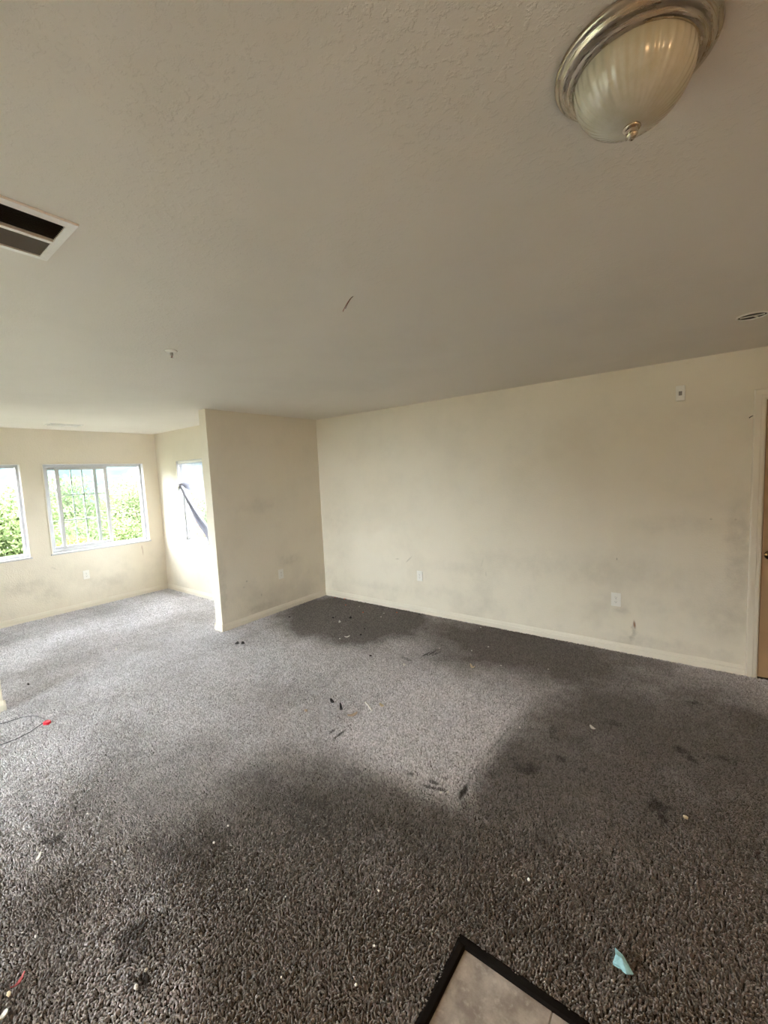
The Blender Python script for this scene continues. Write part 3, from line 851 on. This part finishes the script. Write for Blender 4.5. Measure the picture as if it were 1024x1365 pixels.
# ---------------------------------------------------------------- carpet: patches of bent yarn tufts set side by side
PATCH = 0.60
def yarn_patch():
    rng = np.random.default_rng(3)
    n = int(PATCH / .0076)
    g = (np.arange(n) + .5) / n * PATCH - PATCH / 2
    gx, gy = np.meshgrid(g, g, indexing='ij')
    x = gx.ravel() + rng.uniform(-.0030, .0030, n * n); y = gy.ravel() + rng.uniform(-.0030, .0030, n * n)
    N = len(x)
    def field(seed, freqs):
        r = np.random.default_rng(seed); v = np.zeros(N)
        for f in freqs:
            for _ in range(3):
                kx, ky = r.integers(-f, f + 1, 2)
                v += np.sin(2 * np.pi * (kx * x + ky * y) / PATCH + r.uniform(0, 6.28)) / 3
        return v
    th = 2.2 * field(1, (5, 9, 16)) + rng.normal(0, .9, N) + .6
    reach = rng.uniform(.0045, .0098, N); hgt = rng.uniform(.0080, .0130, N) + .0018 * field(2, (7, 14, 22))
    dx, dy = np.cos(th), np.sin(th)
    lv = [(0.0, 0.0, .0028), (.18, .52, .0033), (.60, .92, .0031), (1.0, .98, .0018)]
    K = 5
    V = np.zeros((N, len(lv) * K + 1, 3))
    for j, (a, b_, rr) in enumerate(lv):
        r = rr * rng.uniform(.85, 1.15, N)
        for k in range(K):
            an = 2 * np.pi * k / K
            # ring turned from lying flat to facing along the lean
            tilt = a * 1.0
            ox = np.cos(an) * r; oz = np.sin(an) * r
            px, py = -dy, dx
            if j == 0:
                V[:, j * K + k] = np.stack([x + np.cos(an) * r, y + np.sin(an) * r, np.full(N, -.006)], 1)
            else:
                ca, sa = math.cos(.35 + tilt * .9), math.sin(.35 + tilt * .9)
                V[:, j * K + k] = np.stack([x + dx * reach * a + px * ox - dx * oz * ca, y + dy * reach * a + py * ox - dy * oz * ca, hgt * b_ - .004 + oz * sa], 1)
    V[:, -1] = np.stack([x + dx * (reach + .0018), y + dy * (reach + .0018), hgt * .93 - .004], 1)
    nv = V.shape[1]
    F4, F3 = [], []
    for j in range(len(lv) - 1):
        for k in range(K):
            k2 = (k + 1) % K
            F4.append((j * K + k, j * K + k2, (j + 1) * K + k2, (j + 1) * K + k))
    for k in range(K): F3.append(((len(lv) - 1) * K + k, (len(lv) - 1) * K + (k + 1) % K, nv - 1))
    off = (np.arange(N) * nv)[:, None, None]
    q4 = (np.array(F4)[None] + off).reshape(-1, 4); q3 = (np.array(F3)[None] + off).reshape(-1, 3)
    me = bpy.data.meshes.new('yarn_patch')
    me.vertices.add(N * nv); me.vertices.foreach_set('co', V.reshape(-1).astype(np.float32))
    nl = q4.size + q3.size
    me.loops.add(nl); me.loops.foreach_set('vertex_index', np.concatenate([q4.ravel(), q3.ravel()]).astype(np.int32))
    me.polygons.add(len(q4) + len(q3))
    st = np.concatenate([np.arange(len(q4)) * 4, len(q4) * 4 + np.arange(len(q3)) * 3])
    me.polygons.foreach_set('loop_start', st.astype(np.int32))
    at = me.attributes.new('tint', 'FLOAT', 'POINT')
    at.data.foreach_set('value', np.repeat(rng.random(N), nv).astype(np.float32))
    me.update(calc_edges=True)
    me.polygons.foreach_set('use_smooth', np.ones(len(me.polygons), dtype=bool))
    me.materials.append(M['carpet'])
    return me
patch_obj = bpy.data.objects.new('yarn_patch', yarn_patch())

rects = [(X1B, TX - .031, YR + .02, Y1 - .006), (TX - .031, XR - .02, TY + .030, Y1 - .006),
         (X2 + .006, X1B, YSUN + .02, Y3 - .006)]
cv, cf, rot, scl, sel = [], [], [], [], []
for x0, x1, y0, y1 in rects:
    b = len(cv)
    cv += [(x0, y0, -.006), (x1, y0, -.006), (x1, y1, -.006), (x0, y1, -.006)]; cf.append((b, b + 1, b + 2, b + 3))
    rot += [0] * 4; scl += [(1, 1, 1)] * 4; sel += [False] * 4
for x0, x1, y0, y1 in rects:
    nx, ny = max(1, round((x1 - x0) / PATCH)), max(1, round((y1 - y0) / PATCH))
    px, py = (x1 - x0) / nx, (y1 - y0) / ny
    for i in range(nx):
        for j in range(ny):
            cv.append((x0 + (i + .5) * px, y0 + (j + .5) * py, 0)); sel.append(True)
            k = rnd.choice((0, 0, 2, 1, 3)) if abs(px / PATCH - 1) < .3 else rnd.choice((0, 2))
            rot.append(k * math.pi / 2)
            s = (px / PATCH, py / PATCH, 1) if k % 2 == 0 else (py / PATCH, px / PATCH, 1)
            scl.append(s)
me = bpy.data.meshes.new('carpet'); me.from_pydata(cv, [], cf)
me.materials.append(M['subfloor'])
me.attributes.new('turn', 'FLOAT', 'POINT').data.foreach_set('value', rot)
me.attributes.new('size', 'FLOAT_VECTOR', 'POINT').data.foreach_set('vector', [c for s in scl for c in s])
me.attributes.new('place', 'BOOLEAN', 'POINT').data.foreach_set('value', sel)
carpet = bpy.data.objects.new('carpet', me); COL.objects.link(carpet)
tag(carpet, 'matted grey brown carpet, dirty and stained, covering both rooms', 'carpet', kind='stuff')
ng = bpy.data.node_groups.new('lay_yarn', 'GeometryNodeTree')
ng.interface.new_socket('Geometry', in_out='INPUT', socket_type='NodeSocketGeometry')
ng.interface.new_socket('Geometry', in_out='OUTPUT', socket_type='NodeSocketGeometry')
gn = ng.nodes.new
gi, go = gn('NodeGroupInput'), gn('NodeGroupOutput')
iop, oi, jg, cx = gn('GeometryNodeInstanceOnPoints'), gn('GeometryNodeObjectInfo'), gn('GeometryNodeJoinGeometry'), gn('ShaderNodeCombineXYZ')
oi.inputs['Object'].default_value = patch_obj
def named(dt, nm):
    a = gn('GeometryNodeInputNamedAttribute'); a.data_type = dt; a.inputs['Name'].default_value = nm
    return a.outputs['Attribute']
lk = ng.links.new
lk(gi.outputs[0], iop.inputs['Points']); lk(oi.outputs['Geometry'], iop.inputs['Instance'])
lk(named('BOOLEAN', 'place'), iop.inputs['Selection'])
lk(named('FLOAT', 'turn'), cx.inputs['Z']); lk(cx.outputs[0], iop.inputs['Rotation'])
lk(named('FLOAT_VECTOR', 'size'), iop.inputs['Scale'])
lk(gi.outputs[0], jg.inputs[0]); lk(iop.outputs[0], jg.inputs[0]); lk(jg.outputs[0], go.inputs[0])
md = carpet.modifiers.new('yarn', 'NODES'); md.node_group = ng

# ---------------------------------------------------------------- litter on the carpet
def lump(r, seed, flat=.6):
    g = random.Random(seed); bm = bmesh.new()
    bmesh.ops.create_icosphere(bm, subdivisions=1, radius=r)
    sx, sy = g.uniform(.7, 1.35), g.uniform(.6, 1.0)
    for v in bm.verts:
        k = g.uniform(.75, 1.25)
        v.co = Vector((v.co.x * sx * k, v.co.y * sy * k, v.co.z * flat * k))
    return bm
CZ = .0125
def litter(name, spots, mat, r, label, cat, group, seed):
    meshes = []
    for k in range(3):
        o = finish(name, lump(r, seed + k), mat); meshes.append(o.data)
        COL.objects.unlink(o); bpy.data.objects.remove(o)
    for i, (x, y) in enumerate(spots):
        o = bpy.data.objects.new(name, meshes[i % 3]); COL.objects.link(o)
        s = rnd.uniform(.75, 1.3) * (.72 if y < 1.3 else 1.0)
        o.location = (x, y, CZ); o.scale = (s, s, s); o.rotation_euler = (0, 0, rnd.uniform(0, 6.28))
        tag(o, label, cat, group)
WHITE = [(-1.798, 1.001), (-1.447, 0.862), (-1.293, 0.935), (-1.003, 1.165), (-1.685, 0.464), (-0.532, 1.547), (-1.334, 3.276), (-1.937, 2.483), (-1.306, 2.677), (-2.338, 3.181),
         (-1.841, 3.998), (-3.443, 3.903), (-2.962, 3.731), (-3.011, 3.853), (-2.934, 3.0), (-2.656, 2.828), (-1.948, 3.314), (-1.671, 3.423), (-1.577, 3.577), (-0.908, 2.516), (-0.986, 3.412),
         (-1.026, 1.779), (-1.053, 1.755), (-2.01, 0.274), (-1.95, 0.3), (-0.873, 0.877), (-1.091, 0.748), (-1.767, 0.908), (-0.895, 1.0), (-2.306, 2.321), (-2.768, 1.905), (-2.471, 0.632)]
for sel_, lab, grp, sd in ((lambda p: p[1] < 1.3, 'tiny white crumb on the dark dirty carpet in the foreground', 'white crumbs in the foreground', 11),
                          (lambda p: 1.3 <= p[1] < 2.9, 'tiny white crumb on the carpet around the clean furniture mark', 'white crumbs around the furniture mark', 14),
                          (lambda p: p[1] >= 2.9, 'tiny white crumb on the brown shaded carpet before the long wall', 'white crumbs before the long wall', 17)):
    litter('white_crumb', [p for p in WHITE if sel_(p)], M['white_bit'], .0076, lab, 'crumb', grp, sd)
ORANGE = [(-4.043, 4.030), (-3.993, 4.035), (-3.839, 4.060), (-3.638, 3.864), (-3.251, 3.749), (-2.893, 3.951)]
litter('orange_crumb', ORANGE, M['orange_bit'], .010, 'small orange red crumb on the carpet near the inside corner', 'crumb', 'orange crumbs near the corner', 21)
BLACK = [(-3.972, 3.278), (-3.926, 3.181), (-3.442, 3.427), (-2.886, 3.339), (-2.811, 3.188), (-2.405, 2.846), (-2.62, 4.02)]
litter('black_crumb', BLACK, M['black_bit'], .013, 'small black bit on the shaded carpet below the partition and long wall', 'crumb', 'black bits on the shaded carpet', 31)

def single(name, xy, bm, mat, label, cat, rot=0.0, z=CZ, smooth=False):
    o = finish(name, bm, mat, smooth=smooth); o.location = (*xy, z); o.rotation_euler = (0, 0, rot)
    return tag(o, label, cat)
def flake(w, l, t, seed, curl=.3):
    g = random.Random(seed); bm = bmesh.new(); rows = []
    for i in range(5):
        u = i / 4 - .5
        ww = w * (1 - (2 * u) ** 2 * .55) * g.uniform(.85, 1.1)
        z = curl * l * (u * u) * 2
        rows.append([bm.verts.new((s * ww / 2, u * l, z + q_ * t)) for s, q_ in ((-1, 0), (1, 0), (1, 1), (-1, 1))])
    for A, B in zip(rows, rows[1:]):
        for k in range(4): bm.faces.new((A[k], A[(k + 1) % 4], B[(k + 1) % 4], B[k]))
    bm.faces.new(rows[0][::-1]); bm.faces.new(rows[-1])
    return bm
single('cream_crumb', (-.038, 2.254), lump(.011, 41, .8), M['cream_bit'], 'cream round crumb beside a dark stain at right', 'crumb')
single('paper_scrap', (-.528, 2.753), flake(.022, .042, .004, 42), M['white_bit'], 'crumpled white paper scrap right of the furniture mark', 'scrap', .9)
single('plaster_chip', (-2.038, 2.859), lump(.015, 43, .8), M['white_bit'], 'bright white chip in a dark patch in mid carpet', 'chip')
single('plaster_chip', (-3.267, 3.356), flake(.025, .050, .006, 44), M['white_bit'], 'oval white chip on the shaded carpet by the partition', 'chip', .9)
single('plaster_chip', (-2.893, 3.069), flake(.018, .055, .006, 45), M['white_bit'], 'long white chip at the edge of the partition shadow', 'chip', -.6)
single('curled_peel', (-1.518, 3.114), flake(.020, .055, .004, 46, .8), M['cream_bit'], 'curled cream peel on the carpet toward the long wall', 'scrap', 1.1)
single('cream_chip', (-1.809, 2.238), flake(.020, .045, .005, 47), M['cream_bit'], 'pale cream chip beside the white stick', 'chip', 1.3)
single('tan_crumb', (-2.231, 1.898), lump(.014, 48, .8), M['tan_bit'], 'tan lump on the grey carpet left of the black bits', 'crumb')
single('tan_sliver', (-1.906, 2.031), flake(.024, .070, .006, 49), M['tan_bit'], 'tan wooden sliver lying between black bits and white stick', 'sliver', -.5)
single('white_curl', (-4.701, 1.592), flake(.016, .07, .004, 50, .6), M['white_bit'], 'white curl on the bright carpet of the window room', 'scrap', 1.2)
single('plaster_chip', (-1.735, .168), flake(.016, .026, .005, 51), M['white_bit'], 'white chip at the lower left edge of the carpet', 'chip', .5)
single('cream_crumb', (-1.799, .194), lump(.010, 52), M['cream_bit'], 'cream crumb at the far lower left', 'crumb')
single('white_flake', (-2.361, .407), flake(.012, .045, .004, 53), M['white_bit'], 'thin white flake below the small purple stain', 'flake', 1.0)
single('red_scrap', (-1.81, .221), flake(.010, .045, .004, 54, .6), M['red_dark'], 'dull dark red scrap at the lower left', 'scrap', .5)
single('glass_bead', (-1.491, .493), lump(.0065, 55, .9), M['white_bit'], 'shiny white bead at the edge of the black spill', 'bead')
single('glass_bead', (-1.468, .450), lump(.0075, 56, .9), M['white_bit'], 'shiny white bead inside the black spill', 'bead')
single('black_bit', (-3.262, 3.53), lump(.024, 57, .7), M['black_bit'], 'largest black lump on the shaded carpet near the corner', 'lump')
single('black_bit', (-3.755, 2.352), flake(.03, .045, .01, 58), M['black_bit'], 'black bit before the partition end, left one of a pair', 'lump', .4)
single('black_bit', (-3.705, 2.386), flake(.03, .045, .01, 59), M['black_bit'], 'black bit before the partition end, right one of a pair', 'lump', .9)
single('black_bit', (-2.148, 2.08), flake(.022, .055, .010, 60), M['black_bit'], 'black curl above left of the tan sliver', 'scrap', 1.2)
single('black_bit', (-2.023, 2.043), flake(.020, .065, .012, 61, .7), M['black_bit'], 'black hooked curl touching the tan sliver', 'scrap', .9)
single('black_bit', (-4.577, .867), lump(.014, 62), M['black_bit'], 'dark dot on the bright carpet near the stub wall', 'lump')
bm = bmesh.new(); L = math.hypot(.108, -.056) / 2
tube(bm, [(-L, 0, 0), (-L * .4, .002, .003), (L * .4, -.001, .003), (L, 0, 0)], .0055, 8)
single('white_stick', (-1.881, 2.176), bm, M['white_bit'], 'thin white stick lying on the clean furniture mark', 'stick', math.atan2(-.056, .108), .0165)

# red clip on a thin cord at left
bm = bmesh.new(); lathe(bm, [(0, -.012), (.017, -.012), (.020, -.008), (.020, .006), (.017, .010), (.012, .011), (.010, .007), (0, .006)], 20)
for v in bm.verts: v.co.x *= 1.25
single('red_button', (-3.689, .772), bm, M['red'], 'small bright red plastic cap at the end of the cord loop', 'cap', .6, .016)
bm = bmesh.new()
pts = [(-4.195, .30), (-4.10, .44), (-3.990, .545), (-3.968, .600), (-3.949, .691), (-3.900, .742), (-3.850, .762), (-3.772, .776), (-3.71, .772), (-3.72, .760), (-3.690, .715), (-3.656, .668), (-3.635, .585), (-3.645, .511), (-3.72, .36)]
P3 = []
for a, b_ in zip(pts, pts[1:]):
    for k in range(4): P3.append((a[0] + (b_[0] - a[0]) * k / 4, a[1] + (b_[1] - a[1]) * k / 4, .0115))
P3.append((*pts[-1], .0115))
tube(bm, P3, .0026, 6)
tag(finish('cord', bm, M['cord'], smooth=True), 'thin grey cord looping over the carpet at the left edge', 'cord')
# blue scrap
bm = bmesh.new()
vs = [bm.verts.new(p) for p in ((0, .040, .012), (.014, .012, .020), (.028, -.030, .006), (.006, -.030, .008), (-.010, -.014, .010), (-.026, -.004, .010), (-.010, .012, .022), (.002, -.004, .028))]
c = vs[7]
for a, b_ in zip(vs[:7], vs[1:7] + vs[:1]): bm.faces.new((a, b_, c))
base = [bm.verts.new((v.co.x * .95, v.co.y * .95, 0)) for v in vs[:7]]
for k in range(7): bm.faces.new((vs[k], base[k], base[(k + 1) % 7], vs[(k + 1) % 7]))
bm.faces.new(base)
single('blue_scrap', (-.191, 1.431), bm, M['blue'], 'crumpled pale blue plastic scrap on the dark carpet near the tiles', 'scrap', .55, .008)

# ---------------------------------------------------------------- outside: ground, hill, trees, brick pier
bm = bmesh.new()
bmesh.ops.create_grid(bm, x_segments=40, y_segments=40, size=90)
for v in bm.verts:
    v.co.z = -6.0 + .5 * math.sin(v.co.x * .15) * math.cos(v.co.y * .11)
    v.co.x -= 60
g = finish('ground', bm, M['grass'], smooth=True); g['kind'] = 'structure'
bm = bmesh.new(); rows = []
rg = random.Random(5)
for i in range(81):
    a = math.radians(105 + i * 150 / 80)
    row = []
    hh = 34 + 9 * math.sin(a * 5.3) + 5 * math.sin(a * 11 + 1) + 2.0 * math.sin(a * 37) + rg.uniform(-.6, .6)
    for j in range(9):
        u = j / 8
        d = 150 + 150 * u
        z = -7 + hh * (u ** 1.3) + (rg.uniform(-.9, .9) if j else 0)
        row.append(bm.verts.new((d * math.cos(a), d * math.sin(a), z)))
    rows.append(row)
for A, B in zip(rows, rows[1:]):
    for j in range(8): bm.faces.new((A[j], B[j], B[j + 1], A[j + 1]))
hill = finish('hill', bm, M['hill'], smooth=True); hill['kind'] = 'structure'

def tree(label, x, y, ztop, rad, mat, seed, leaf=.075, n=22000, name='tree'):
    t = thing(name, label, 'tree', (x, y, -6.1), 0, 'trees outside the windows')
    rng = np.random.default_rng(seed)
    zc = ztop - rad * .95 + 6.1
    m = 26
    d = rng.normal(size=(m, 3)); d /= np.linalg.norm(d, axis=1)[:, None]
    ctr = d * rng.uniform(.25, .78, (m, 1)) * np.array([rad, rad, rad * 1.05]); ctr[:, 2] += zc
    cr = rng.uniform(.28, .46, m) * rad
    ctr[:, 2] = np.minimum(ctr[:, 2], ztop + 6.1 - cr * .9)
    which = rng.integers(0, m, n)
    dd = rng.normal(size=(n, 3)); dd /= np.linalg.norm(dd, axis=1)[:, None]
    p = ctr[which] + dd * (cr[which] * rng.uniform(.75, 1.06, n))[:, None]
    nrm = dd + rng.normal(0, .6, (n, 3)); nrm /= np.linalg.norm(nrm, axis=1)[:, None]
    a = np.cross(nrm, rng.normal(size=(n, 3))); a /= np.linalg.norm(a, axis=1)[:, None]
    b_ = np.cross(nrm, a)
    s = (leaf * rng.uniform(.6, 1.3, n))[:, None]
    V = np.stack([p - a * s, p + b_ * s * .5, p + a * s, p - b_ * s * .5], 1).reshape(-1, 3)
    me = bpy.data.meshes.new('foliage')
    me.vertices.add(n * 4); me.vertices.foreach_set('co', V.ravel().astype(np.float32))
    me.loops.add(n * 4); me.loops.foreach_set('vertex_index', np.arange(n * 4, dtype=np.int32))
    me.polygons.add(n); me.polygons.foreach_set('loop_start', np.arange(n, dtype=np.int32) * 4)
    me.update(calc_edges=True)
    me.materials.append(mat)
    o = bpy.data.objects.new('foliage', me); COL.objects.link(o); o.parent = t; o['kind'] = 'stuff'
    bm = bmesh.new()
    tube(bm, [(0, 0, 0), (.05, .03, zc * .4), (0, .05, zc * .8), (.08, 0, zc + rad * .3)], [.22, .17, .13, .05], 9)
    for k in range(6):
        q_ = ctr[k]
        tube(bm, [(0, .03, zc * (.55 + .06 * k)), tuple(q_ * .6 + np.array([0, 0, zc * .38])), tuple(q_)], [.09, .06, .02], 6)
    finish('trunk', bm, M['bark'], t, smooth=True)
G_, Y_, L_ = M['leaf_green'], M['leaf_yellow'], M['leaf_pale']
tree('pale green tree seen at the left of the left window', -23, 1.0, 2.1, 3.2, L_, 1)
tree('green tree seen filling the left window', -21, 4.2, 1.9, 2.7, G_, 2)
tree('yellow green tree seen low in the left window', -13.5, 2.55, -.15, 1.7, Y_, 3, .05)
tree('yellow green bushy tree seen low at the left of the middle window', -15, 4.15, .25, 1.25, Y_, 4, .05)
tree('pale tree seen behind the sliding sash of the middle window', -24, 7.2, 2.2, 2.6, L_, 5)
tree('green tree seen low in the middle of the middle window', -16.5, 5.3, .6, 1.5, G_, 6, .055)
tree('tall green tree seen through the open right half of the middle window', -19, 7.6, 2.15, 2.3, L_, 7, .065)
tree('green tree seen low through the open right half of the middle window', -14.8, 6.6, .55, 1.35, G_, 8, .05)
tree('far pale tree seen at the right of the middle window', -30, 13.6, 2.6, 3.4, L_, 9)
tree('green tree seen through the niche window', -17, 10.4, 2.3, 2.8, L_, 10)
tree('dense green tree seen behind the brick pier', -12.5, 9.0, 1.0, 2.2, G_, 11, .055)
tree('green tree left of the view beyond the left window', -19, -1.6, 1.9, 2.8, G_, 12)

pier = thing('brick_pier', 'red brick pier of the building seen through the niche window', 'pier', (-9.46, 5.0, -6.1))
boxes('mortar_core', [(-.19, .19, -.19, .19, 0, 7.0)], M['mortar'], pier)
bm = bmesh.new()
zz, k = 3.6, 0
while zz < 7.0:
    for s in range(2):
        if k % 2 == 0:
            box(bm, -.20 + s * .205, -.005 + s * .205, -.20, .20, zz, zz + .065)
        else:
            box(bm, -.20, .20, -.20 + s * .205, -.005 + s * .205, zz, zz + .065)
    zz += .076; k += 1
b = finish('bricks', bm, M['brick'], pier); b['kind'] = 'stuff'
boxes('pier_cap', [(-.23, .23, -.23, .23, 7.0, 7.08)], M['mortar'], pier, .01)
